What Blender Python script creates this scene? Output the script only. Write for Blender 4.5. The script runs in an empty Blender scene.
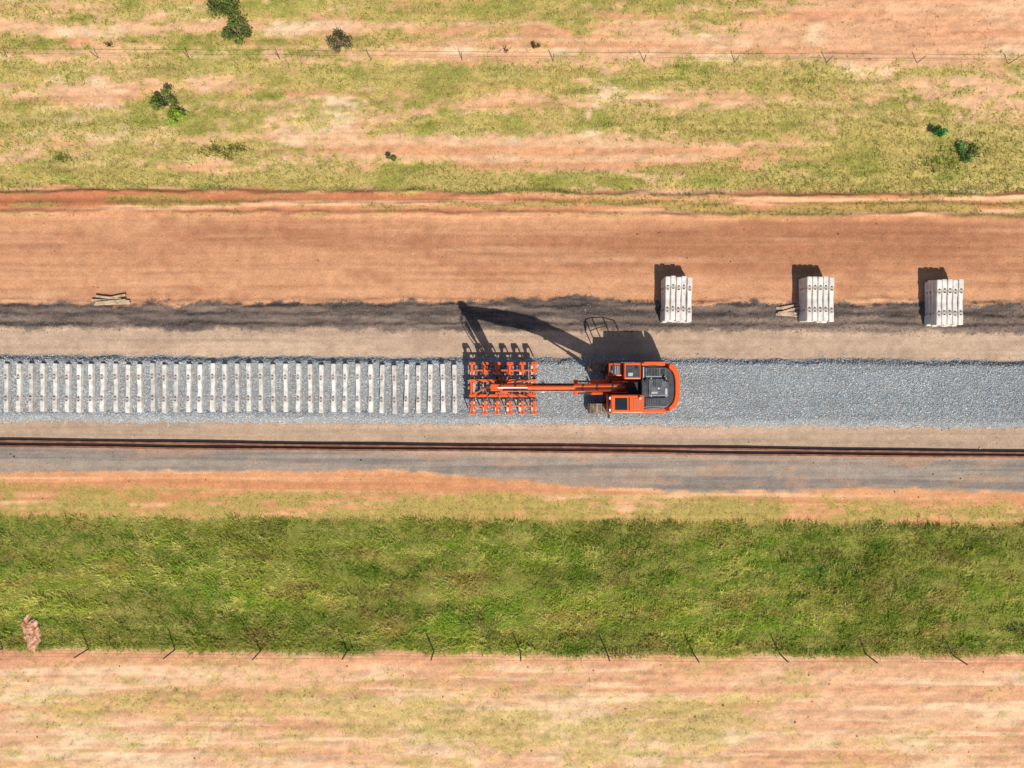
import bpy, bmesh, math, numpy as np
from mathutils import Vector, Matrix

H=34.0
K=1.22
scene=bpy.context.scene
rng=np.random.default_rng(7)
TAB=rng.random((256,256))

# ---------------------------------------------------------------- noise
def vn(x,y,s):
    xi=np.floor(x).astype(np.int64); yi=np.floor(y).astype(np.int64)
    fx=x-xi; fy=y-yi
    fx=fx*fx*(3-2*fx); fy=fy*fy*(3-2*fy)
    a=(xi+s*37)%256; b=(yi+s*91)%256; a1=(a+1)%256; b1=(b+1)%256
    return (TAB[a,b]*(1-fx)+TAB[a1,b]*fx)*(1-fy)+(TAB[a,b1]*(1-fx)+TAB[a1,b1]*fx)*fy
def fbm(x,y,sx,sy,o=4,s=0):
    X=x/sx; Y=y/sy; r=0; w=1; t=0
    for i in range(o):
        r=r+w*vn(X,Y,s+i*5); t+=w; w*=.55
        X,Y=(X*.97-Y*.24)*2.03+13.1,(X*.24+Y*.97)*2.03+7.7
    return r/t
def sm(a):
    a=np.clip(a,0,1); return a*a*(3-2*a)
def ss(a,b,x): return sm((x-a)/(b-a))
def lin(c):
    c=np.asarray(c,float)/255
    return np.where(c<=.04045,c/12.92,((c+.055)/1.055)**2.4)
def UV(x,y): return 512+20*x, 384-20*y
def G(u,v,cu,cv,su,sv): return np.exp(-((u-cu)/su)**2-((v-cv)/sv)**2)

def edges(x,y):
    u,v=UV(x,y); uc=np.clip(u,-300,1350)
    def E(l,r,a=2,sc=1.5,s=0): return l+(r-l)*uc/1024+(fbm(x,y,sc,sc,4,s)-.5)*2*a
    e={}
    e['berm']=E(188,195,9,2.5,1); e['road']=E(213,219,5,2.,2)
    e['wind']=E(304,303,6,1.2,3)-6*G(u,v,560,300,70,60)+(fbm(x,y,.35,.25,3,13)-.5)*9; e['form']=E(328,332,4,1.0,4)+(fbm(x,y,.3,.25,3,14)-.5)*5
    e['b0']=E(356,361,2.2,.6,5); e['b1']=E(420,427,2.5,.6,6)
    e['grey']=E(447,462,3,2,7)
    e['soil']=471+19*ss(380,660,uc)+(fbm(x,y,2,2,4,8)-.5)*9+(fbm(x,y,.5,.3,3,15)-.5)*5
    e['spg']=E(484,500,9,2,9)
    e['green']=E(517,526,4,1.,10)
    e['bot']=E(649,655,5,1.5,11)
    return u,v,e

def grass_top(x,y):
    u,v=UV(x,y)
    n=fbm(x,y,5,.9,5,21)*.40+fbm(x,y,1.2,.4,4,22)*.35+fbm(x,y,.35,.2,3,23)*.25
    b=.01
    b=b-.40*G(u,v,930,20,150,30)-.16*G(u,v,700,42,170,14)-.12*G(u,v,480,46,260,9)
    b=b-.20*G(u,v,95,92,60,16)-.16*G(u,v,520,100,190,9)-.22*G(u,v,500,148,230,14)-.16*G(u,v,950,88,100,12)
    b=b-.12*G(u,v,250,27,300,5)
    b=b+.12*G(u,v,300,72,400,12)+.14*G(u,v,640,122,200,10)+.24*G(u,v,960,160,160,36)+.18*G(u,v,200,180,700,10)
    b=b+.08*G(u,v,200,125,160,20)+.08*G(u,v,300,8,300,12)+.10*G(u,v,720,78,250,9)
    return ss(.38,.62,n+b)
def grass_bot(x,y):
    u,v=UV(x,y)
    n=fbm(x,y,4.5,1.0,5,31)*.4+fbm(x,y,1,.4,4,32)*.35+fbm(x,y,.35,.2,3,34)*.25
    b=-.05+.14*G(u,v,420,715,110,45)+.11*G(u,v,130,700,120,25)+.13*G(u,v,700,720,120,30)-.1*G(u,v,930,700,120,60)
    return ss(.40,.64,n+b)*.85
def grass_strip(x,y):
    u,v,e=edges(x,y)
    m=ss(-4,8,v-e['spg'])*ss(-6,2,e['green']-v)
    return m*ss(.34,.58,fbm(x,y,3,.5,4,33)*.6+.4*fbm(x,y,.5,.2,3,35)+.06*ss(700,0,u))
TRK=[(228,231,2.2,.7),(236,240,1.6,.6),(262,262,2.5,.6),(270,271,2,.7),(286,285,2.2,.6),(246,249,2,.5)]
def trackmask(x,y,lst,s):
    u,v=UV(x,y); uc=np.clip(u,-300,1350); r=0
    for i,(l,rr,w,a) in enumerate(lst):
        c=l+(rr-l)*uc/1024+(fbm(x,x*0+i*7.3,9,1,2,s)-.5)*12
        r=r+a*np.exp(-((v-c)/w)**2)*ss(.35,.6,fbm(x,y,4,2,3,s+i))
    return r

def mixc(C,col,m):
    col=np.asarray(col,float)
    return C*(1-m[:,None])+col*m[:,None]

def ground_color(x,y):
    u,v,e=edges(x,y)
    N=len(x); one=np.ones((N,3))
    fine=fbm(x,y,.35,.3,3,41); med=fbm(x,y,2.2,1.1,4,42); streak=fbm(x,y,14,.45,4,43); st2=fbm(x,y,9,.18,3,44)
    C=one*np.array([228,180,138.])
    C=mixc(C,[238,204,166],ss(.5,.75,med)); C=mixc(C,[214,150,108],ss(.5,.72,streak)*.7)
    C=mixc(C,[222,160,120],.6*G(u,v,930,20,150,34))
    g=grass_top(x,y)
    C=mixc(C,[186,170,96],g*.85)
    C=mixc(C,[150,150,70],g*ss(.5,.7,fbm(x,y,2,1,4,45))*.8)
    B_=one*np.array([206,142,102.]); B_=mixc(B_,[234,182,140],ss(.45,.65,st2)); B_=mixc(B_,[176,110,76],ss(.5,.7,streak)*.8)
    bg=ss(.5,.65,fbm(x,y,3,.3,4,46)+.1*ss(500,1000,u))*ss(0,10,v-e['berm'])
    B_=mixc(B_,[160,150,80],bg*.6)
    C=mixc(C,B_,ss(-3,3,v-e['berm']))
    R=one*np.array([212,156,116.])
    R=mixc(R,[180,124,90],ss(-.1,.9,(fbm(x,y,10,1.6,4,47)-.5)*2.0+.5*ss(300,800,u)+.65*G(u,v,700,237,500,18)-.5*ss(250,290,v)))
    R=mixc(R,[226,178,138],ss(.52,.75,streak)*.5); R=mixc(R,[190,132,94],ss(.55,.72,st2)*.35)
    R=mixc(R,[174,116,84],ss(.60,.76,med)*.4)
    R=mixc(R,[168,114,84],np.clip(trackmask(x,y,TRK,110),0,1)*.45)
    C=mixc(C,R,ss(-5,5,v-e['road']))
    Wd=one*np.array([122,106,96.]); Wd=mixc(Wd,[90,79,74],ss(.40,.60,fbm(x,y,1.6,.25,4,48))); Wd=mixc(Wd,[160,138,120],ss(.55,.7,fbm(x,y,2.5,.35,4,49))*.7)
    Wd=mixc(Wd,[150,130,114],.5*ss(650,800,u)*ss(314,322,v))
    C=mixc(C,Wd,ss(-1.5,1.5,v-e['wind']))
    F=one*np.array([196,168,142.]); F=mixc(F,[208,178,150],ss(.45,.7,streak)); F=mixc(F,[176,150,128],ss(.5,.72,st2)*.5); F=mixc(F,[178,150,126],ss(.5,.7,med)*.6)
    C=mixc(C,F,ss(-3,3,v-e['form']))
    Bl=one*np.array([144,147,146.]); C=mixc(C,Bl,ss(-1.5,1.5,v-e['b0']))
    F2=one*np.array([188,160,134.]); F2=mixc(F2,[202,172,146],ss(.45,.7,streak)); F2=mixc(F2,[166,146,128],ss(.5,.7,st2)*.6)
    C=mixc(C,F2,ss(-1.5,1.5,v-e['b1']))
    Gy=one*np.array([162,148,134.]); Gy=mixc(Gy,[140,129,120],ss(.45,.65,st2)); Gy=mixc(Gy,[184,162,140],ss(.5,.7,streak)*.5)
    Gy=mixc(Gy,[190,150,120],ss(.55,.72,fbm(x,y,2,.4,4,50))*.5)
    C=mixc(C,Gy,ss(-4,4,v-e['grey']))
    So=one*np.array([222,160,114.]); So=mixc(So,[234,186,142],ss(.45,.65,st2)); So=mixc(So,[202,136,92],ss(.5,.7,streak)*.7)
    So=mixc(So,[176,160,86],grass_strip(x,y)*.85)
    C=mixc(C,So,ss(-2,2,v-e['soil']))
    Gr=one*np.array([130,130,60.]); Gr=mixc(Gr,[160,146,80],ss(.5,.7,med)*.6)
    C=mixc(C,Gr,ss(-4,4,v-e['green']))
    Bo=one*np.array([228,178,138.]); Bo=mixc(Bo,[238,200,160],ss(.45,.7,med)); Bo=mixc(Bo,[214,154,114],ss(.5,.7,streak)*.7)
    Bo=mixc(Bo,[244,212,176],ss(.56,.7,fbm(x,y,5,.25,4,100))*.6)
    Bo=mixc(Bo,[214,148,108],.6*np.exp(-((v-e['bot']-8)/7)**2))
    Bo=mixc(Bo,[198,178,106],grass_bot(x,y)*.85)
    C=mixc(C,Bo,ss(-4,4,v-e['bot']))
    C=C*(0.91+.18*fine)[:,None]
    return lin(C)/K

def height(x,y):
    u,v,e=edges(x,y)
    z=(fbm(x,y,3,3,4,51)-.5)*.04
    fld=ss(0,-6,v-e['berm'])+ss(0,6,v-e['green'])
    z=z+fld*((fbm(x,y,.5,.4,3,52)-.5)*.09+(fbm(x,y,2.5,.8,3,53)-.5)*.18)
    uc=np.clip(u,-300,1350)
    for (l,r,w,h,s) in [(192,198,3,.20,54),(203,206,3,.10,55),(212,216,3,.12,56)]:
        c=l+(r-l)*uc/1024+(fbm(x,y,2,2,3,s)-.5)*8
        z=z+np.exp(-((v-c)/w)**2)*h*(.2+1.3*fbm(x,y,1.2,.4,4,s+3))
    for (l,r,w,h,s) in [(307,307,3,.15,61),(316,317,3.5,.13,62),(325,327,2.5,.11,63),(301,301,2,.05,64)]:
        c=l+(r-l)*uc/1024+(fbm(x,y,1.3,1.3,3,s)-.5)*7
        z=z+np.exp(-((v-c)/w)**2)*h*(.1+1.6*fbm(x,y,.5,.3,4,s+3))
    z=z+.018*np.sin(x*38+y*25)*ss(.45,.6,fbm(x,y,3,.6,2,102))*np.exp(-((v-321)/4)**2)
    z=z-trackmask(x,y,TRK,110)*.025
    z=z+.25*ss(-1,6,v-e['b0'])*ss(-1,6,e['b1']-v)
    z=z-.06*ss(362,366,v)*ss(413,409,v)*ss(540,530,u)
    z=z+(fbm(x,y,8,.15,3,66)-.5)*.03
    z=z-.12*ss(0,20,v-e['green'])*ss(0,20,e['bot']-v)
    return z

# ---------------------------------------------------------------- mesh helpers
def fast_mesh(name,V,F,cols=None,mat=None,parent=None,smooth=False):
    me=bpy.data.meshes.new(name); n=F.shape[1]
    me.vertices.add(len(V)); me.vertices.foreach_set('co',V.astype(np.float32).ravel())
    me.loops.add(F.size); me.loops.foreach_set('vertex_index',F.astype(np.int32).ravel())
    me.polygons.add(len(F)); me.polygons.foreach_set('loop_start',np.arange(0,F.size,n,dtype=np.int32))
    me.polygons.foreach_set('loop_total',np.full(len(F),n,dtype=np.int32))
    me.update(calc_edges=True)
    me.polygons.foreach_set('use_smooth',np.full(len(me.polygons),smooth))
    if cols is not None:
        a=me.color_attributes.new('Col','FLOAT_COLOR','POINT')
        c=np.ones((len(V),4),np.float32); c[:,:3]=cols; a.data.foreach_set('color',c.ravel())
    if mat: me.materials.append(mat)
    o=bpy.data.objects.new(name,me); scene.collection.objects.link(o); o.parent=parent
    return o

def empty(name,loc=(0,0,0),rz=0):
    o=bpy.data.objects.new(name,None); scene.collection.objects.link(o); o.location=loc; o.rotation_euler=(0,0,rz); return o

def nd(nt,t,**k):
    n=nt.nodes.new(t)
    for a,b in k.items(): setattr(n,a,b)
    return n
def newmat(name):
    m=bpy.data.materials.new(name); m.use_nodes=True; nt=m.node_tree
    return m,nt,nt.nodes['Principled BSDF']
def mat_attr(name,rough=.95,scales=((40,.25),(9,.12)),bump=.3,bscale=60,translucent=0,bdist=.02):
    m,nt,p=newmat(name)
    a=nd(nt,'ShaderNodeAttribute',attribute_name='Col'); tc=nd(nt,'ShaderNodeTexCoord'); col=a.outputs['Color']
    for s,amp in scales:
        n=nd(nt,'ShaderNodeTexNoise'); n.inputs['Scale'].default_value=s; n.inputs['Detail'].default_value=3
        nt.links.new(tc.outputs['Object'],n.inputs['Vector'])
        mr=nd(nt,'ShaderNodeMapRange'); mr.inputs[1].default_value=.3; mr.inputs[2].default_value=.7
        mr.inputs[3].default_value=1-amp; mr.inputs[4].default_value=1+amp
        nt.links.new(n.outputs['Fac'],mr.inputs[0])
        vm=nd(nt,'ShaderNodeVectorMath',operation='SCALE'); nt.links.new(col,vm.inputs[0]); nt.links.new(mr.outputs[0],vm.inputs['Scale'])
        col=vm.outputs[0]
    nt.links.new(col,p.inputs['Base Color']); p.inputs['Roughness'].default_value=rough
    p.inputs['Specular IOR Level'].default_value=.15
    if bump:
        n=nd(nt,'ShaderNodeTexNoise'); n.inputs['Scale'].default_value=bscale; n.inputs['Detail'].default_value=4
        nt.links.new(tc.outputs['Object'],n.inputs['Vector'])
        b=nd(nt,'ShaderNodeBump'); b.inputs['Strength'].default_value=bump; b.inputs['Distance'].default_value=bdist
        nt.links.new(n.outputs['Fac'],b.inputs['Height']); nt.links.new(b.outputs[0],p.inputs['Normal'])
    if translucent:
        t=nd(nt,'ShaderNodeBsdfTranslucent'); nt.links.new(col,t.inputs['Color'])
        mx=nd(nt,'ShaderNodeMixShader'); mx.inputs[0].default_value=translucent
        nt.links.new(p.outputs[0],mx.inputs[1]); nt.links.new(t.outputs[0],mx.inputs[2])
        nt.links.new(mx.outputs[0],nt.nodes['Material Output'].inputs['Surface'])
    return m
def mat_noise(name,c1,c2,rough=.6,scale=4,metal=0,c3=None,rnd=0,lo=.4,hi=.65,spec=.5):
    m,nt,p=newmat(name); tc=nd(nt,'ShaderNodeTexCoord'); n=nd(nt,'ShaderNodeTexNoise')
    n.inputs['Scale'].default_value=scale; n.inputs['Detail'].default_value=6
    vec=tc.outputs['Object']
    oi=nd(nt,'ShaderNodeObjectInfo')
    if rnd:
        ad=nd(nt,'ShaderNodeVectorMath',operation='ADD'); sc=nd(nt,'ShaderNodeVectorMath',operation='SCALE'); sc.inputs['Scale'].default_value=50
        cx=nd(nt,'ShaderNodeCombineXYZ'); nt.links.new(oi.outputs['Random'],cx.inputs[0]); nt.links.new(oi.outputs['Random'],cx.inputs[1])
        nt.links.new(cx.outputs[0],sc.inputs[0]); nt.links.new(vec,ad.inputs[0]); nt.links.new(sc.outputs[0],ad.inputs[1]); vec=ad.outputs[0]
    nt.links.new(vec,n.inputs['Vector'])
    r=nd(nt,'ShaderNodeValToRGB'); r.color_ramp.elements[0].position=lo; r.color_ramp.elements[1].position=hi
    r.color_ramp.elements[0].color=(*c1,1); r.color_ramp.elements[1].color=(*c2,1)
    nt.links.new(n.outputs['Fac'],r.inputs[0]); col=r.outputs[0]
    if rnd:
        mr=nd(nt,'ShaderNodeMapRange'); mr.inputs[3].default_value=1-rnd; mr.inputs[4].default_value=1+rnd*.5
        nt.links.new(oi.outputs['Random'],mr.inputs[0]); vm=nd(nt,'ShaderNodeVectorMath',operation='SCALE')
        nt.links.new(col,vm.inputs[0]); nt.links.new(mr.outputs[0],vm.inputs['Scale']); col=vm.outputs[0]
    nt.links.new(col,p.inputs['Base Color'])
    p.inputs['Roughness'].default_value=rough; p.inputs['Metallic'].default_value=metal; p.inputs['Specular IOR Level'].default_value=spec
    return m

M={}
M['ground']=mat_attr('ground_soil',bump=.45,bscale=14,bdist=.03)
M['grass']=mat_attr('grass_blades',rough=.7,scales=((3,.2),),bump=0,translucent=.4)
M['stone']=mat_attr('ballast_stone',rough=.85,scales=((30,.15),),bump=0)
M['leaf']=mat_attr('bush_leaves',rough=.6,scales=((2,.2),),bump=0,translucent=.3)
M['orange']=mat_noise('orange_paint',(.80,.10,.012),(.68,.12,.025),.35,3)
M['orange_d']=mat_noise('dusty_orange_paint',(.66,.09,.015),(.44,.12,.05),.5,5)
M['dark']=mat_noise('dark_grey_paint',(.035,.038,.045),(.07,.07,.075),.45,4)
M['deck']=mat_noise('grey_deck',(.08,.085,.10),(.15,.15,.15),.4,5)
M['black']=mat_noise('black_rubber',(.012,.012,.013),(.03,.028,.026),.5,8)
M['track']=mat_noise('dusty_track_steel',(.16,.12,.085),(.36,.26,.18),.75,6)
M['steel']=mat_noise('chrome_rod',(.30,.30,.31),(.42,.42,.42),.35,4,metal=1)
M['silver']=mat_noise('grey_metal',(.38,.38,.38),(.5,.5,.5),.45,6)
M['white']=mat_noise('white_paint',(.75,.75,.72),(.6,.58,.54),.4,6)
M['glass']=mat_noise('cab_glass',(.015,.02,.025),(.02,.03,.035),.06,2)
M['concrete']=mat_noise('sleeper_concrete',(.74,.71,.65),(.52,.46,.39),.85,4,rnd=.2,spec=.2)
M['concrete2']=mat_noise('stack_concrete',(.76,.72,.66),(.60,.54,.47),.85,3,spec=.2)
M['clip']=mat_noise('cast_shoulder',(.09,.06,.045),(.16,.10,.07),.7,20)
M['clip2']=mat_noise('rail_pad',(.42,.34,.28),(.54,.45,.37),.7,10)
M['rust']=mat_noise('rusty_rail',(.15,.055,.03),(.28,.11,.055),.75,3)
M['timber']=mat_noise('weathered_timber',(.55,.40,.26),(.34,.23,.15),.85,6)
M['bark']=mat_noise('bark',(.12,.09,.07),(.2,.16,.13),.9,8)
M['post']=mat_noise('galvanised_post',(.10,.09,.085),(.18,.15,.13),.6,8)
M['wire']=mat_noise('rusty_wire',(.30,.16,.10),(.36,.22,.15),.6,8)

class B:
    def __init__(s): s.v=[]; s.f=[]; s.m=[]; s.mats=[]
    def add(s,v,f,mat):
        o=len(s.v); s.v+= [tuple(p) for p in v]; s.f+=[tuple(i+o for i in q) for q in f]
        if mat not in s.mats: s.mats.append(mat)
        s.m+=[s.mats.index(mat)]*len(f)
    def box(s,c,d,mat,R=None,t=1.0):
        V=[]
        for z in(-1,1):
            k=t if z>0 else 1
            for a,b in((-1,-1),(1,-1),(1,1),(-1,1)): V.append(Vector((a*d[0]/2*k,b*d[1]/2*k,z*d[2]/2)))
        if R: V=[R@p for p in V]
        s.add([p+Vector(c) for p in V],[(0,3,2,1),(4,5,6,7),(0,1,5,4),(1,2,6,5),(2,3,7,6),(3,0,4,7)],mat)
    def beam(s,p,q,w,h,mat,w2=None,h2=None):
        p=Vector(p);q=Vector(q);d=(q-p).normalized(); up=Vector((0,0,1)) if abs(d.z)<.98 else Vector((1,0,0))
        sd=d.cross(up).normalized(); up=sd.cross(d); w2=w2 or w; h2=h2 or h; V=[]
        for c,a,b in((p,w,h),(q,w2,h2)):
            for i,j in((-1,-1),(1,-1),(1,1),(-1,1)): V.append(c+sd*i*a/2+up*j*b/2)
        s.add(V,[(0,3,2,1),(4,5,6,7),(0,1,5,4),(1,2,6,5),(2,3,7,6),(3,0,4,7)],mat)
    def cyl(s,p,q,r,mat,n=14,r2=None):
        p=Vector(p);q=Vector(q);d=(q-p).normalized(); up=Vector((0,0,1)) if abs(d.z)<.98 else Vector((1,0,0))
        a=d.cross(up).normalized(); b=a.cross(d); r2=r if r2 is None else r2; V=[]
        for c,rr in((p,r),(q,r2)):
            for i in range(n): t=2*math.pi*i/n; V.append(c+a*rr*math.cos(t)+b*rr*math.sin(t))
        s.add(V,[(i,(i+1)%n,n+(i+1)%n,n+i) for i in range(n)]+[tuple(range(n-1,-1,-1)),tuple(range(n,2*n))],mat)
    def tube(s,pts,r,mat,n=8):
        for a,b in zip(pts[:-1],pts[1:]): s.cyl(a,b,r,mat,n)
    def prism(s,poly,a,b,mat,ax='z'):
        n=len(poly)
        def P(p,h): return (p[0],p[1],h) if ax=='z' else (p[0],h,p[1])
        s.add([P(p,a) for p in poly]+[P(p,b) for p in poly],[(i,(i+1)%n,n+(i+1)%n,n+i) for i in range(n)]+[tuple(range(n-1,-1,-1)),tuple(range(n,2*n))],mat)
    def mesh(s,name):
        me=bpy.data.meshes.new(name); me.from_pydata(s.v,[],s.f)
        for m in s.mats: me.materials.append(M[m])
        me.polygons.foreach_set('material_index',s.m)
        bm=bmesh.new(); bm.from_mesh(me); bmesh.ops.recalc_face_normals(bm,faces=bm.faces); bm.to_mesh(me); bm.free()
        return me
    def obj(s,name,parent=None,bevel=0,seg=2):
        o=bpy.data.objects.new(name,s.mesh(name)); scene.collection.objects.link(o); o.parent=parent
        if bevel:
            b=o.modifiers.new('bevel','BEVEL'); b.width=bevel; b.segments=seg; b.limit_method='ANGLE'; b.angle_limit=math.radians(40)
            b.harden_normals=False
        return o

# ---------------------------------------------------------------- ground sheet
def axis(lo,hi,step,far):
    c=list(np.arange(lo,hi+1e-6,step)); s=step; a=hi
    out=[]
    while a<far: s*=1.35; a+=s; out.append(a)
    s=step;b=lo; out2=[]
    while b>-far: s*=1.35; b-=s; out2.append(b)
    return np.array(out2[::-1]+c+out)
xs=axis(-29,29,.085,2500); ys=axis(-22,22,.065,2500)
X,Y=np.meshgrid(xs,ys); nx,ny=len(xs),len(ys); X=X.ravel();Y=Y.ravel()
Z=height(X,Y); C=ground_color(X,Y)
idx=np.arange(nx*ny).reshape(ny,nx)
F=np.stack([idx[:-1,:-1],idx[:-1,1:],idx[1:,1:],idx[1:,:-1]],-1).reshape(-1,4)
fast_mesh('ground',np.stack([X,Y,Z],1),F,C,M['ground'],smooth=True)

# ---------------------------------------------------------------- stones
def stones(name,x,y,r,cols,zoff=.0,mat='stone'):
    n=len(x); z=height(x,y)+zoff
    base=np.array([[1,0,0],[0,1,0],[-1,0,0],[0,-1,0],[0,0,1],[0,0,-1]],float)
    V=base[None]*rng.uniform(.6,1.25,(n,6,1))
    V[:,:,2]*=.75
    V+=rng.normal(0,.15,(n,6,3))
    a=rng.uniform(0,6.28,n); ca,sa=np.cos(a),np.sin(a)
    tx=rng.normal(0,.5,n); ct,st=np.cos(tx),np.sin(tx)
    y1=V[:,:,1]*ct[:,None]-V[:,:,2]*st[:,None]; z1=V[:,:,1]*st[:,None]+V[:,:,2]*ct[:,None]
    x2=V[:,:,0]*ca[:,None]-y1*sa[:,None]; y2=V[:,:,0]*sa[:,None]+y1*ca[:,None]
    V=np.stack([x2,y2,z1],-1)*r[:,None,None]+np.stack([x,y,z+r*.35],1)[:,None,:]
    f=np.array([[0,1,4],[1,2,4],[2,3,4],[3,0,4],[1,0,5],[2,1,5],[3,2,5],[0,3,5]])
    F=(f[None]+np.arange(n)[:,None,None]*6).reshape(-1,3)
    return fast_mesh(name,V.reshape(-1,3),F,np.repeat(cols,6,0),M[mat])
n=115000
x=rng.uniform(-30,30,n); y=rng.uniform(-2.35,1.6,n); u,v,e=edges(x,y)
k=(v>e['b0']-rng.exponential(1.2,n))&(v<e['b1']+rng.exponential(1.4,n)); x=x[k];y=y[k];n=len(x)
g=rng.normal(192,20,n)+(fbm(x,y,2,1,3,71)-.5)*30; tint=rng.normal(0,5,n)
cols=lin(np.clip(np.stack([g-4+tint,g+1,g+4-tint],1),50,250))/K
k=rng.random(n)<.05; cols[k]=lin(np.clip(np.stack([g+15,g-8,g-26],1),40,240))[k]/K
stones('ballast_gravel',x,y,rng.uniform(.020,.040,n),cols)
n=40000
x=rng.uniform(-30,30,n); y=rng.uniform(2.2,4.6,n); u,v,e=edges(x,y)
k=(v>e['wind']-rng.exponential(1.5,n))&(v<e['form']+rng.exponential(1.5,n)); x=x[k];y=y[k];n=len(x)
g=rng.normal(114,20,n); cols=lin(np.clip(np.stack([g+8,g-3,g-12],1),40,200))/K
stones('gravel_windrow',x,y,rng.uniform(.012,.030,n),cols)
n=12000
x=rng.uniform(-30,30,n); y=rng.uniform(-19,9.6,n); u,v,e=edges(x,y)
k=((v<e['b0'])|((v>e['b1'])))&~((v>e['green'])&(v<e['bot'])); x=x[k];y=y[k];n=len(x)
c=ground_color(x,y)*rng.uniform(.6,1.3,(n,1))
stones('loose_pebbles',x,y,rng.uniform(.008,.028,n)*(1+(rng.random(n)<.03)*1.6),c)

# ---------------------------------------------------------------- grass
def blades(name,x,y,h,w,cols,nb=4,lean=.75,spread=.05,bias=(0,0)):
    n=len(x); z=np.repeat(height(x,y)-.01,nb)
    x=np.repeat(x,nb)+rng.normal(0,spread,n*nb); y=np.repeat(y,nb)+rng.normal(0,spread,n*nb)
    h=np.repeat(h,nb)*rng.uniform(.6,1.25,n*nb); w=np.repeat(w,nb)*rng.uniform(.7,1.3,n*nb); cols=np.repeat(cols,nb,0)*rng.uniform(.75,1.25,(n*nb,1))
    a=rng.uniform(0,6.283,n*nb); L=h*rng.uniform(.3,1.2,n*nb)*lean
    dx,dy=np.cos(a),np.sin(a)
    p0=np.stack([x-dy*w/2,y+dx*w/2,z],1); p1=np.stack([x+dy*w/2,y-dx*w/2,z],1)
    p2=np.stack([x+dx*L+bias[0]*h,y+dy*L+bias[1]*h,z+h],1)
    V=np.stack([p0,p1,p2],1).reshape(-1,3)
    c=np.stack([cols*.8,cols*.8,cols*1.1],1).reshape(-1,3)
    return fast_mesh(name,V,np.arange(len(V)).reshape(-1,3),c,M['grass'])
n=80000
x=rng.uniform(-30,30,n); y=rng.uniform(-14.2,-6.2,n); u,v,e=edges(x,y)
dens=.30+.70*ss(.36,.58,fbm(x,y,.9,.5,4,81))
k=(v>e['green']-1)&(v<e['bot']+1)&(rng.random(n)<dens); x=x[k];y=y[k];u=u[k];v=v[k];n=len(x)
t=fbm(x,y,4,.8,4,82)[:,None]; t2=fbm(x,y,.8,.3,3,83)[:,None]; t3=fbm(x,y,6,1.2,3,88)[:,None]
top=np.exp(-((v-528)/12)**2)[:,None]; low=ss(590,650,v)[:,None]
c=lin([170,178,76])*(1-ss(.4,.65,t))+lin([140,164,60])*ss(.4,.65,t)
c=c*(1-.8*ss(.48,.66,t2))+lin([206,198,114])*.8*ss(.48,.66,t2)
c=c*(1-top*.3); brown=ss(.56,.70,fbm(x,y,1.8,.5,4,84))[:,None]
c=c*(1-brown*.65)+lin([184,160,96])*brown*.65
c=c*(1+.12*low)*(.8+.4*ss(.3,.65,t3))*1.33/K
hh=.08+.15*ss(.35,.7,fbm(x,y,1.0,1.0,3,85))
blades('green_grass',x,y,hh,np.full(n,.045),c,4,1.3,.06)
n=120000
x=rng.uniform(-30,30,n); y=rng.uniform(9.2,22,n); u,v,e=edges(x,y)
g=grass_top(x,y)
k=(v<e['berm']+2)&(rng.random(n)<(.03+.70*g)); x=x[k];y=y[k];g=g[k];v=v[k];u=u[k];n=len(x)
t=fbm(x,y,3,.9,4,86)[:,None]; gb=(ss(130,185,v)*.5+ss(800,1000,u)*ss(90,150,v)*.5)[:,None]
m=np.clip(ss(.42,.65,t)+gb*.7,0,1)
c=lin([200,188,110])*(1-m)+lin([156,164,70])*m
dry=(rng.random(n)<.22)[:,None]; c=np.where(dry,lin([220,202,138]),c)*1.12/K
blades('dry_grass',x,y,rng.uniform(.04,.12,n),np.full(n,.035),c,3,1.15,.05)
n=66000
x=rng.uniform(-30,30,n); y=np.concatenate([rng.uniform(-7.4,-4.6,n//3),rng.uniform(-21,-13.2,n-n//3)]); u,v,e=edges(x,y)
dn=np.where(v<560,grass_strip(x,y)*.65,(grass_bot(x,y)*.75+.03)*(v>e['bot']))
edge=(v>e['bot']-2)&(v<e['bot']+4)&(rng.random(n)<.4)
k=(rng.random(n)<dn)|edge; x=x[k];y=y[k];n=len(x)
m=ss(.4,.65,fbm(x,y,2,1,3,87))[:,None]
c=(lin([208,190,118])*(1-m)+lin([166,166,84])*m)*1.1/K
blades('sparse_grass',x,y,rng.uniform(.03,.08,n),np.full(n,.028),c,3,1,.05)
n=9000
x=rng.uniform(-30,30,n); y=rng.uniform(8.1,9.9,n); u,v,e=edges(x,y)
d=ss(.5,.66,fbm(x,y,3,.3,4,46)+.1*ss(500,1000,u))
k=(rng.random(n)<d*.7+.01)&(v<216); x=x[k];y=y[k];n=len(x)
blades('berm_grass',x,y,rng.uniform(.05,.13,n),np.full(n,.03),np.tile(lin([160,164,76])/K,(n,1)),3,.9,.04)

def clump(name,px,py,r,n,col,h):
    x=(px-512)/20+rng.normal(0,r*.75,n); y=(384-py)/20+rng.normal(0,r*.32,n)
    blades(name,x,y,rng.uniform(h*.4,h,n),np.full(n,.04),np.tile(lin(col)/K,(n,1))*rng.uniform(.6,1.3,(n,1)),4,1.1,.06)
clump('grass_tussock',478,622,.5,110,[170,150,100],.35)
clump('grass_tussock',487,633,.35,60,[130,134,70],.3)
for (px,py,r,c) in [(235,150,.6,[120,130,56]),(215,150,.5,[130,130,60]),(62,158,.4,[130,150,60]),(965,150,.8,[90,130,54]),(940,165,.7,[120,146,60]),
     (820,572,.4,[110,170,90]),(1015,628,.4,[80,120,66]),(300,600,.5,[110,130,50]),(795,596,.4,[110,130,56]),(790,560,.4,[110,134,56]),(505,50,.1,[110,90,50]),(110,45,.1,[110,90,50])]:
    clump('weed_clump',px,py,r,int(110*r),c,.18)

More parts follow.
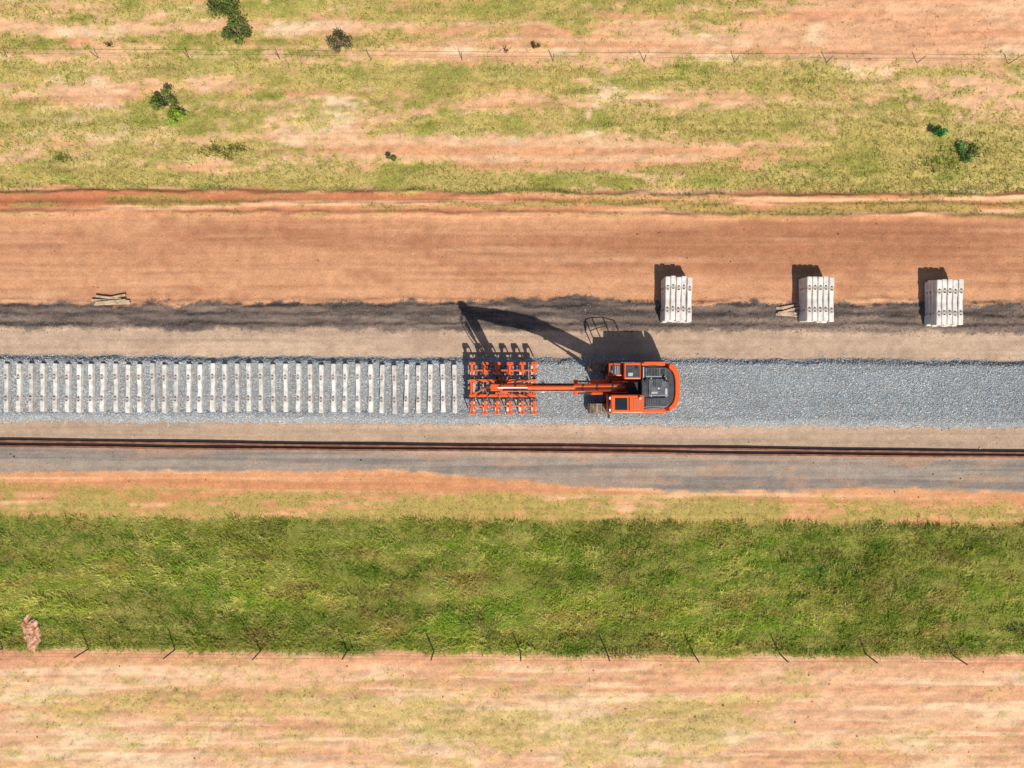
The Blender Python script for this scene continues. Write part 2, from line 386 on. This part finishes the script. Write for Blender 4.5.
# ---------------------------------------------------------------- bushes
def bush(name,px,py,r,h,n,col,k=7):
    x0=(px-512)/20; y0=(384-py)/20
    z0=float(height(np.array([x0]),np.array([y0]))[0])
    e0=empty(name,(x0,y0,z0))
    b=B(); cl=[]
    for i in range(k):
        a=rng.uniform(0,6.28); q=r*math.sqrt(rng.random())*.8; z=h*rng.uniform(.35,.85)
        c=np.array([q*math.cos(a),q*math.sin(a),z]); cl.append((c,r*rng.uniform(.22,.46)))
        mid=Vector((c[0]*.4,c[1]*.4,z*.5)); b.cyl((0,0,-.05),mid,.045,'bark',7,.03); b.cyl(mid,c,.03,'bark',6,.01)
    b.obj('trunk_and_limbs',e0)
    P=[];CC=[]
    for c,rr in cl:
        m=n//k; d=rng.normal(0,1,(m,3)); d/=np.linalg.norm(d,axis=1)[:,None]
        P.append(c+d*rr*(rng.random((m,1))**.6)*np.array([1,1,.8])*1.15); CC.append(np.tile(np.array(col)*rng.uniform(.65,1.5),(m,1)))
    P=np.concatenate(P); CC=np.concatenate(CC)*rng.uniform(.6,1.4,(len(P),1)); m=len(P)
    a=rng.normal(0,1,(m,3)); a/=np.linalg.norm(a,axis=1)[:,None]; t=rng.normal(0,1,(m,3)); bb=np.cross(a,t); bb/=np.linalg.norm(bb,axis=1)[:,None]
    s=rng.uniform(.035,.075,(m,1)); V=np.stack([P-a*s,P+bb*s*.5,P+a*s,P-bb*s*.5],1).reshape(-1,3); V[:,2]=np.maximum(V[:,2],.02)
    fast_mesh('leaves',V,np.arange(m*4).reshape(-1,4),np.repeat(CC,4,0),M['leaf'],parent=e0)
dg=lin([122,136,70])/K; lg=lin([160,184,76])/K
bush('bush',232,10,.9,1.4,2600,dg,13)
bush('bush',240,36,.75,1.0,1700,dg*.9,11)
bush('bush',342,46,.65,.8,800,lin([140,130,84])/K,10)
bush('bush',168,104,.62,.9,1200,dg,9)
bush('bush',177,117,.5,.6,1000,lg*1.2,7)
bush('shrub',393,160,.3,.4,260,dg*.9,4)
bush('shrub',937,130,.42,.5,800,lin([90,160,84])/K,6)
bush('shrub',964,155,.5,.4,420,lin([110,150,76])/K,7)
bush('shrub',536,48,.25,.3,140,lin([130,116,70])/K,3)

# ---------------------------------------------------------------- sleepers
def sleeper_geo(b,o=(0,0,0),L=2.4,mat='concrete',wd=1.0):
    st=[(-L/2,.115,.10,.20),(-L/2+.07,.13,.105,.21),(-.70,.13,.105,.215),(-.42,.12,.095,.195),(0,.11,.088,.175),(.42,.12,.095,.195),(.70,.13,.105,.215),(L/2-.07,.13,.105,.21),(L/2,.115,.10,.20)]
    V=[];Fc=[]
    for (y,wb,wt,h) in st:
        wt*=wd
        for (a,c) in((-wb,0),(wb,0),(wt,h-.02),(wt-.025,h),(-wt+.025,h),(-wt,h-.02)): V.append((a+o[0],y+o[1],c+o[2]))
    for i in range(len(st)-1):
        for j in range(6): Fc.append((i*6+j,i*6+(j+1)%6,(i+1)*6+(j+1)%6,(i+1)*6+j))
    Fc.append(tuple(range(6))); q=(len(st)-1)*6; Fc.append(tuple(range(q,q+6)))
    b.add(V,Fc,mat)
    for y in(-.62,-.45,.45,.62):
        b.box((o[0],y+o[1],o[2]+.225),(.08,.04,.05),'clip')
    for y in (-.535,.535): b.box((o[0],y+o[1],o[2]+.212),(.17,.12,.008),'clip2')
b=B(); sleeper_geo(b,L=2.38,wd=1.05); smesh=b.mesh('railway_sleeper')
def sleeper(px,py):
    o=bpy.data.objects.new('railway_sleeper',smesh); scene.collection.objects.link(o)
    o.location=((px-512)/20*(1-.45/H),(384-py)/20,.225+rng.normal(0,.008)); o.rotation_euler=(rng.normal(0,.006),rng.normal(0,.015),-.003+rng.normal(0,.010))
px=-104.0
while px<465:
    sleeper(px+rng.normal(0,.5),387.4+.002*px+rng.normal(0,.6)); px+=12.15
for i in range(6): sleeper(472.5+i*12.1+rng.normal(0,.3),388.3+rng.normal(0,.4))

def stack(px0,py0,px1,py1,rz):
    h=.9; f=1-h/H
    cx=((px0+px1)/2-512)/20*f; cy=(384-(py0+py1)/2)/20*f; L=(py1-py0)/20*f
    e0=empty('sleeper_stack',(cx,cy,.0),rz)
    for l in range(4):
        b=B()
        for i in range(5): sleeper_geo(b,((i-2)*.268+rng.normal(0,.008),rng.normal(0,.02),.07+l*.245),L,'concrete2',1.12)
        b.obj('sleeper_layer_%d'%(l+1),e0)
        b=B()
        for y in(-.53,.53): b.box((0,y,.035+l*.245-(0 if l==0 else .002)),(1.42,.07,.068 if l==0 else .03),'timber')
        b.obj('timber_spacer_%d'%(l+1),e0)
stack(664,277,692,321,-.02); stack(805,277,834,321,-.01); stack(934,280,963,325,-.015)

def planks(name,px,py,items):
    x0=(px-512)/20;y0=(384-py)/20
    e0=empty(name,(x0,y0,float(height(np.array([x0]),np.array([y0]))[0])))
    for i,(dx,dy,z,L,a) in enumerate(items):
        b=B(); b.box((0,0,0),(L,.11,.07),'timber'); o=b.obj('plank_%d'%(i+1),e0,.006); o.location=(dx,dy,z); o.rotation_euler=(0,rng.normal(0,.01),a)
planks('timber_planks',112,302,[(0,.05,.07,1.9,-.03),(.1,-.1,.07,1.8,.04),(-.1,.2,.08,1.3,-.12),(.05,0,.15,1.5,.09),(.3,.25,.07,.9,.2)])
planks('timber_planks',788,311,[(0,.1,.08,1.3,-.05),(.05,-.06,.08,1.2,.03),(-.05,-.22,.08,1.25,-.08),(.05,.22,.08,.9,.15),(0,.02,.16,1.2,.25),(-.1,-.14,.16,1.0,.0)])

# ---------------------------------------------------------------- rails lying beside the track
prof=[(-.07,0),(.07,0),(.07,.012),(.012,.03),(.01,.11),(.035,.12),(.035,.155),(-.035,.155),(-.035,.12),(-.01,.11),(-.012,.03),(-.07,.012)]
def rail(off,s):
    xr=np.arange(-70,70.1,1.0); V=[];Fc=[]
    for i,x in enumerate(xr):
        y=(384-(443.5+11.3*(512+20*x)/1024))/20+off+.02*math.sin(x*.21+s)+.01*math.sin(x*.7+s*2)
        for a,c in prof: V.append((x,y+a,c+.03))
    n=len(prof)
    for i in range(len(xr)-1):
        for j in range(n): Fc.append((i*n+j,i*n+(j+1)%n,(i+1)*n+(j+1)%n,(i+1)*n+j))
    b=B(); b.add(V,Fc,'rust'); return b.obj('steel_rail')
rail(.13,0); rail(-.10,1.7)

# ---------------------------------------------------------------- fences
def fence(name,pts,hgt,wires,pr=.028):
    e0=empty(name); top=[]
    for i,(px,py) in enumerate(pts):
        x=(px-512)/20;y=(384-py)/20; z=float(height(np.array([x]),np.array([y]))[0])
        b=B(); b.cyl((x,y,z-.1),(x+rng.normal(0,.02),y+rng.normal(0,.02),z+hgt),pr,'post',8); b.obj('post_%d'%(i+1),e0); top.append((x,y,z))
    b=B()
    for w in wires:
        for p,q in zip(top[:-1],top[1:]):
            m=((p[0]+q[0])/2,(p[1]+q[1])/2,(p[2]+q[2])/2+w-.03)
            b.cyl((p[0],p[1],p[2]+w),m,.007,'wire',5); b.cyl(m,(q[0],q[1],q[2]+w),.007,'wire',5)
    b.obj('wires',e0)
fence('wire_fence',[(-170+86.3*i,647+.0068*(-170+86.3*i)+1) for i in range(17)],1.15,(.3,.65,1.05),.035)
fence('wire_fence',[(-175+91*i,57+.007*(-175+91*i)) for i in range(16)],.7,(.3,.6),.02)

x0,y0=(32-512)/20,(384-634)/20
bm=bmesh.new(); bmesh.ops.create_icosphere(bm,subdivisions=5,radius=1)
co=np.array([v.co[:] for v in bm.verts])
d=fbm(co[:,0]+5+co[:,2],co[:,1]+co[:,2]*.6+3,.35,.35,4,91)
for v,dd in zip(bm.verts,d):
    k=.45+1.2*dd; yy=v.co.y
    v.co=Vector((v.co.x*(.30+.08*yy)*k-.12*yy,yy*.8*k,v.co.z*.30*k))
me=bpy.data.meshes.new('dirt_mound'); bm.to_mesh(me); bm.free()
M['mound']=mat_noise('mound_clay',lin([190,120,80])/K,lin([244,206,174])/K,.9,7); me.materials.append(M['mound'])
o=bpy.data.objects.new('dirt_mound',me); scene.collection.objects.link(o); o.location=(x0,y0,-.05)

# ---------------------------------------------------------------- excavator
ZB=.27
EX=empty('excavator',(5.55,-.15,ZB))
def trackside(sy,name):
    R=.37; hl=1.8-R; per=2*math.pi*R+4*hl; n=46
    b=B(); yc=sy*1.05; w=.5
    poly=[]
    for i in range(13):
        t=-math.pi/2+math.pi*i/12; poly.append((hl+(R-.06)*math.cos(t),R+.03+(R-.06)*math.sin(t)))
    for i in range(13):
        t=math.pi/2+math.pi*i/12; poly.append((-hl+(R-.06)*math.cos(t),R+.03+(R-.06)*math.sin(t)))
    b.prism(poly,yc-.14,yc+.14,'dark','y')
    for xx in(-hl,hl):
        b.cyl((xx,yc-.2,R+.03),(xx,yc+.2,R+.03),R-.09,'track',20); b.cyl((xx,yc-.23,R+.03),(xx,yc+.23,R+.03),.12,'orange_d',14)
    for i in range(7): b.cyl((-1.2+.4*i,yc-.19,.14),(-1.2+.4*i,yc+.19,.14),.09,'dark',12)
    b.box((0,yc,.42),(2.3,.42,.22),'orange_d')
    b.obj(name+'_frame',EX)
    b=B()
    for i in range(n):
        s=per*i/n
        if s<2*hl: x,z,t=-hl+s,2*R,0
        elif s<2*hl+math.pi*R: a=(s-2*hl)/R; x,z,t=hl+R*math.sin(a),R+R*math.cos(a),a
        elif s<4*hl+math.pi*R: x,z,t=hl-(s-2*hl-math.pi*R),0,math.pi
        else: a=(s-4*hl-math.pi*R)/R; x,z,t=-hl-R*math.sin(a),R-R*math.cos(a),math.pi+a
        Rm=Matrix.Rotation(t,3,'Y'); c=Vector((x,yc,z+.03))
        b.box(c,(per/n*.86,w,.03),'track',Rm); b.box(c+Rm@Vector((0,0,.025)),(.025,w*.99,.035),'track',Rm)
    b.obj(name+'_shoes',EX)
trackside(1,'right_track'); trackside(-1,'left_track')
b=B(); b.box((0,0,.5),(1.5,1.6,.3),'dark'); b.beam((-1.1,-.85,.42),(1.1,.85,.42),.35,.2,'dark'); b.beam((-1.1,.85,.43),(1.1,-.85,.43),.35,.2,'dark')
b.cyl((0,0,.6),(0,0,.86),.62,'dark',32); b.obj('undercarriage',EX,.02)
def sup(cx,ax,ay,n=22,p=3.2,lim=90):
    out=[]
    for i in range(n+1):
        t=math.radians(-lim+2*lim*i/n); c,s=math.cos(t),math.sin(t)
        out.append((cx+ax*abs(c)**(2/p),ay*math.copysign(abs(s)**(2/p),s)))
    return out
HW=1.2
b=B(); b.prism([(-1.0,-HW)]+sup(1.0,1.26,HW)+[(-1.0,HW)],.87,1.05,'orange_d'); b.obj('deck',EX,.02)
outer=[p for p in sup(1.0,1.31,1.235,40) if p[0]>1.72]; inner=[p for p in sup(1.0,1.08,1.04,40) if p[0]>1.72]
b=B(); b.prism(outer+inner[::-1],.90,1.97,'orange'); b.obj('counterweight',EX,.05,3)
b=B(); b.prism([(.52,-.98)]+sup(1.0,1.06,1.02)+[(.52,.98)],1.055,1.90,'dark'); b.obj('engine_bay',EX,.04)
b=B()
b.box((1.30,.0,1.93),(.95,.80,.09),'deck'); b.box((1.17,.70,1.92),(.98,.44,.06),'deck'); b.box((1.17,-.70,1.92),(.98,.44,.06),'dark')
b.obj('hood_panels',EX,.03)
b=B()
for i in range(8): b.box((.80+i*.07,.70,1.96),(.03,.34,.03),'black')
for i in range(6): b.box((.84+i*.08,-.70,1.96),(.035,.3,.03),'deck')
for i in range(5): b.box((1.05+i*.09,.18,1.985),(.03,.34,.02),'black')
b.box((1.65,-.2,1.985),(.10,.3,.02),'silver'); b.box((1.1,-.25,1.99),(.3,.10,.03),'silver'); b.box((1.5,.72,1.96),(.2,.25,.03),'black')
b.cyl((1.6,.28,1.9),(1.6,.28,2.25),.055,'silver',14); b.cyl((1.6,.28,2.25),(1.67,.28,2.33),.05,'black',14)
b.cyl((.72,.3,1.9),(.72,.3,2.05),.09,'black',14); b.cyl((1.3,-.05,1.95),(1.3,-.05,2.01),.04,'white',10)
for (x,y) in((.95,.42),(1.65,.42),(.95,-.42),(1.65,-.42)): b.box((x,y,1.985),(.06,.03,.03),'white')
b.box((.60,.70,1.93),(.05,.5,.03),'silver')
b.obj('hood_details',EX,.005)
b=B()
for s in(1,-1): b.box((1.08,s*1.11,1.455),(1.1,.17,.8),'orange'); b.box((1.08,s*1.20,1.5),(.8,.02,.45),'dark')
b.obj('side_doors',EX,.025)
b=B(); b.box((.10,.79,1.455),(.78,.82,.8),'orange'); b.box((-.64,.86,1.255),(.62,.66,.4),'orange'); b.obj('fuel_tank_and_toolbox',EX,.04,3)
b=B(); b.box((.12,.74,1.863),(.66,.56,.02),'dark'); b.box((-.64,.82,1.463),(.50,.46,.02),'dark'); b.box((-1.0,.85,1.10),(.2,.5,.05),'black')
b.cyl((.3,.9,1.86),(.3,.9,1.93),.07,'black',14); b.box((.0,.6,1.885),(.22,.16,.04),'silver')
for i in range(5): b.box((-.80+i*.08,.82,1.48),(.03,.40,.02),'silver')
b.obj('walkway_plates',EX,.004)
b=B(); r=.03
b.tube([(-.92,1.14,1.05),(-.92,1.14,2.65),(-.60,1.14,2.85),(-.0,1.14,2.85),(.0,1.14,1.85)],r,'black')
b.tube([(-.92,1.14,1.9),(-.0,1.14,2.3)],r*.8,'black'); b.tube([(-.92,.62,1.05),(-.92,.62,2.65),(-.92,1.14,2.65)],r,'black')
b.tube([(.0,1.14,2.85),(.5,1.14,2.6),(.5,1.14,1.8)],r,'black'); b.tube([(-.55,1.14,2.85),(-.55,1.14,1.4)],r,'black')
b.box((-.97,.88,2.55),(.05,.2,.3),'black')
b.obj('handrails',EX)
b=B(); b.box((.15,.0,1.2),(.8,.55,.295),'dark'); b.box((.35,.05,1.42),(.3,.4,.2),'black')
for i in range(6): b.cyl((.35,-.2+i*.08,1.5),(-.2,-.2+i*.08,1.65),.025,'black',8)
b.cyl((-.35,-.25,1.1),(-.35,.25,1.1),.14,'dark',14)
for s in(-1,1): b.prism([(-1.0,1.055),(.1,1.055),(-.15,1.75),(-.45,1.75)],s*.25-.03,s*.25+.03,'orange','y')
b.obj('boom_mount',EX,.008)
cx0,cx1,cy0,cy1=-1.02,.50,-1.2,-.34
b=B(); b.box(((cx0+cx1)/2,(cy0+cy1)/2,1.305),(cx1-cx0,cy1-cy0,.5),'orange')
for x,y in((cx0+.05,cy0+.05),(cx1-.06,cy0+.05),(cx1-.06,cy1-.05),(cx0+.05,cy1-.05),(-.2,cy0+.05)): b.beam((x,y,1.5),(x+.0,y,2.5),.08,.08,'black')
b.box((cx1-.12,(cy0+cy1)/2,1.8),(.22,cy1-cy0-.02,.9),'orange'); b.obj('cab_frame',EX,.02)
b=B(); b.box(((cx0+cx1)/2,(cy0+cy1)/2,2.0),(cx1-cx0-.06,cy1-cy0-.06,.95),'glass'); b.obj('cab_glass',EX)
b=B(); b.box(((cx0+cx1)/2,(cy0+cy1)/2,2.54),(cx1-cx0+.04,cy1-cy0+.02,.11),'orange',t=.94); b.obj('cab_roof',EX,.05,3)
b=B(); b.box((-.55,-.77,2.605),(.56,.54,.03),'glass'); b.box((.16,-.77,2.60),(.30,.5,.02),'orange_d'); b.box((-1.04,-1.05,2.5),(.1,.12,.08),'white'); b.box((-1.04,-.5,2.5),(.1,.12,.08),'white')
b.box((-.18,-.77,2.602),(.05,.6,.02),'black')
b.cyl((.3,-.5,2.6),(.3,-.5,2.72),.06,'silver',12); b.tube([(-1.0,-1.25,1.5),(-1.05,-1.3,2.3)],.02,'black'); b.box((-1.06,-1.36,2.2),(.04,.16,.3),'black')
b.tube([(-.1,-1.23,1.3),(-.1,-1.23,2.2)],.018,'silver')
b.obj('cab_fittings',EX,.008)
poly=[(-.12,1.55),(-.38,1.80),(-2.45,3.62),(-3.0,4.0),(-3.6,4.14),(-6.05,4.76),(-6.2,4.64),(-6.1,4.48),(-3.75,3.70),(-3.1,3.36),(-2.5,2.95),(-.5,1.46),(-.25,1.42)]
b=B(); b.prism(poly,-.18,.18,'orange','y'); b.obj('boom',EX,.02)
b=B()
b.cyl((-2.9,0,4.22),(-4.9,0,4.82),.09,'orange',14); b.cyl((-4.9,0,4.82),(-6.3,0,5.15),.04,'steel',12)
b.box((-2.9,0,4.1),(.2,.16,.25),'orange')
for y in(-.14,-.09,.10,.15):
    b.tube([(-.2,y,1.75),(-1.2,y,2.65),(-2.5,y,3.78),(-3.2,y,4.18),(-4.5,y,4.46),(-5.9,y,4.80),(-6.3,y,4.75)],.02,'black',6)
for i,(x,z) in enumerate(((-.9,2.28),(-1.7,2.98),(-2.4,3.6),(-3.6,4.16),(-4.6,4.42),(-5.4,4.62))): b.box((x,0,z+.02),(.07,.32,.05),'dark')
b.obj('hoses_and_stick_cylinder',EX)
b=B()
for s in(-1,1):
    b.cyl((-.9,s*.27,1.2),(-1.9,s*.27,2.35),.08,'orange_d',14); b.cyl((-1.9,s*.27,2.35),(-2.7,s*.27,3.3),.045,'steel',12); b.cyl((-2.7,s*.18,3.3),(-2.7,s*.34,3.3),.09,'orange',12)
    b.cyl((-.9,s*.16,1.2),(-.9,s*.35,1.2),.1,'dark',12)
    b.box((-4.2,s*.21,4.1),(.12,.06,.1),'white')
b.obj('boom_cylinders',EX)
b=B(); b.prism([(-6.45,5.2),(-6.2,5.22),(-5.9,4.75),(-5.82,3.2),(-5.78,1.75),(-5.98,1.68),(-6.2,3.2),(-6.32,4.5)],-.14,.14,'orange','y')
b.cyl((-6.1,-.22,4.64),(-6.1,.22,4.64),.11,'dark',14); b.cyl((-5.88,-.2,1.75),(-5.88,.2,1.75),.09,'dark',14); b.obj('stick',EX,.015)
b=B(); b.cyl((-6.45,0,4.0),(-6.38,0,2.9),.07,'orange_d',12); b.cyl((-6.38,0,2.9),(-6.3,0,2.0),.04,'steel',12); b.beam((-6.3,.1,2.0),(-5.95,.1,1.55),.05,.12,'dark'); b.beam((-6.3,-.1,2.0),(-5.95,-.1,1.55),.05,.12,'dark')
for y in(-.1,.1): b.tube([(-6.25,y,4.8),(-6.65,y,4.2),(-6.55,y,3.0),(-6.2,y,1.5),(-6.4,y*3,1.0)],.022,'black',6)
b.obj('stick_linkage',EX)
AX,AY=-6.0,-.05
b=B()
b.box((AX,AY,1.42),(.5,.5,.12),'orange'); b.prism([(AX-.2,1.41),(AX+.25,1.41),(AX+.18,1.85),(AX-.02,1.85)],AY-.19,AY-.14,'orange','y'); b.prism([(AX-.2,1.41),(AX+.25,1.41),(AX+.18,1.85),(AX-.02,1.85)],AY+.14,AY+.19,'orange','y')
b.cyl((AX,AY,1.15),(AX,AY,1.4),.30,'dark',24); b.obj('rotator',EX,.01)
xsA=[AX+.04+(i-2.5)*.6 for i in range(6)]
b=B()
for y in(-.36,.36): b.box((AX,AY+y,1.08),(3.2,.13,.16),'orange')
for y in(-.86,.86): b.box((AX,AY+y,.862),(3.25,.08,.10),'orange_d')
b.box((AX,AY,1.085),(.7,.85,.12),'orange'); b.box((AX-1.5,AY,1.075),(.1,.7,.12),'orange'); b.box((AX+1.5,AY,1.075),(.1,.7,.12),'orange')
b.beam((AX-1.4,AY-.3,1.12),(AX-.3,AY+.3,1.12),.07,.07,'orange_d'); b.beam((AX+1.4,AY-.3,1.12),(AX+.3,AY+.3,1.12),.07,.07,'orange_d')
b.obj('spreader_frame',EX,.012)
for i,x in enumerate(xsA):
    b=B(); j=rng.normal(0,.015)
    b.box((x+j,AY,.96),(.12,2.50,.10),'orange')
    for s in(-1,1):
        b.box((x+j,AY+s*1.19,.94),(.27,.135,.17),'orange'); b.box((x+j,AY+s*.86,.775),(.3,.14,.14),'orange')
        b.cyl((x+j-.02,AY+s*1.19,1.02),(x+j+.02,AY+s*1.19,1.02),.04,'dark',10)
        for q in(-1,1):
            b.beam((x+j+q*.15,AY+s*1.19,.92),(x+j+q*.165,AY+s*1.19,.24),.10,.035,'orange_d')
            b.beam((x+j+q*.15,AY+s*.72,.88),(x+j+q*.165,AY+s*.72,.26),.09,.035,'orange_d')
        b.cyl((x+j-.16,AY+s*.60,.9),(x+j+.16,AY+s*.60,.9),.045,'dark',10)
        b.cyl((x+j,AY+s*.15,1.03),(x+j,AY+s*.62,1.03),.04,'dark',10)
        b.box((x+j,AY+s*.50,1.04),(.2,.07,.06),'dark' if i%2 else 'black')
    b.obj('gripper_arm_%d'%(i+1),EX,.008)
b=B()
for i,x in enumerate(xsA):
    for s in(-1,1): b.tube([(AX,AY+s*.2,1.25),((x+AX)/2,AY+s*(.1+.03*i),1.32),(x,AY+s*.5,1.1)],.018,'black',6)
b.box((AX-.6,AY+.02,1.2),(.4,.26,.14),'dark'); b.box((AX+.7,AY-.05,1.2),(.35,.22,.14),'dark'); b.box((AX+.7,AY-.05,1.28),(.15,.1,.03),'white')
b.obj('hydraulic_hoses',EX)

# ---------------------------------------------------------------- light, sky, camera
el=math.radians(50); hx,hy=.40,-.917
d=Vector((hx*math.cos(el),hy*math.cos(el),math.sin(el)))
L=bpy.data.lights.new('sun','SUN'); L.energy=5.0; L.angle=math.radians(.5); L.color=(1,.945,.86)
lo=bpy.data.objects.new('sun',L); scene.collection.objects.link(lo); lo.rotation_euler=d.to_track_quat('Z','Y').to_euler(); lo.location=(20,-40,50)
w=bpy.data.worlds.new('World'); scene.world=w; w.use_nodes=True; nt=w.node_tree
s=nt.nodes.new('ShaderNodeTexSky'); s.sky_type='NISHITA'; s.sun_disc=False; s.sun_elevation=el; s.sun_rotation=math.atan2(hx,hy)
nt.links.new(s.outputs[0],nt.nodes['Background'].inputs[0]); nt.nodes['Background'].inputs[1].default_value=.09
cam=bpy.data.cameras.new('camera'); cam.sensor_width=36; cam.lens=36*H/51.2; cam.clip_end=6000
co=bpy.data.objects.new('camera',cam); scene.collection.objects.link(co); co.location=(0,0,H); scene.camera=co
scene.view_settings.view_transform='Standard'; scene.view_settings.look='None'; scene.view_settings.exposure=0; scene.view_settings.gamma=1
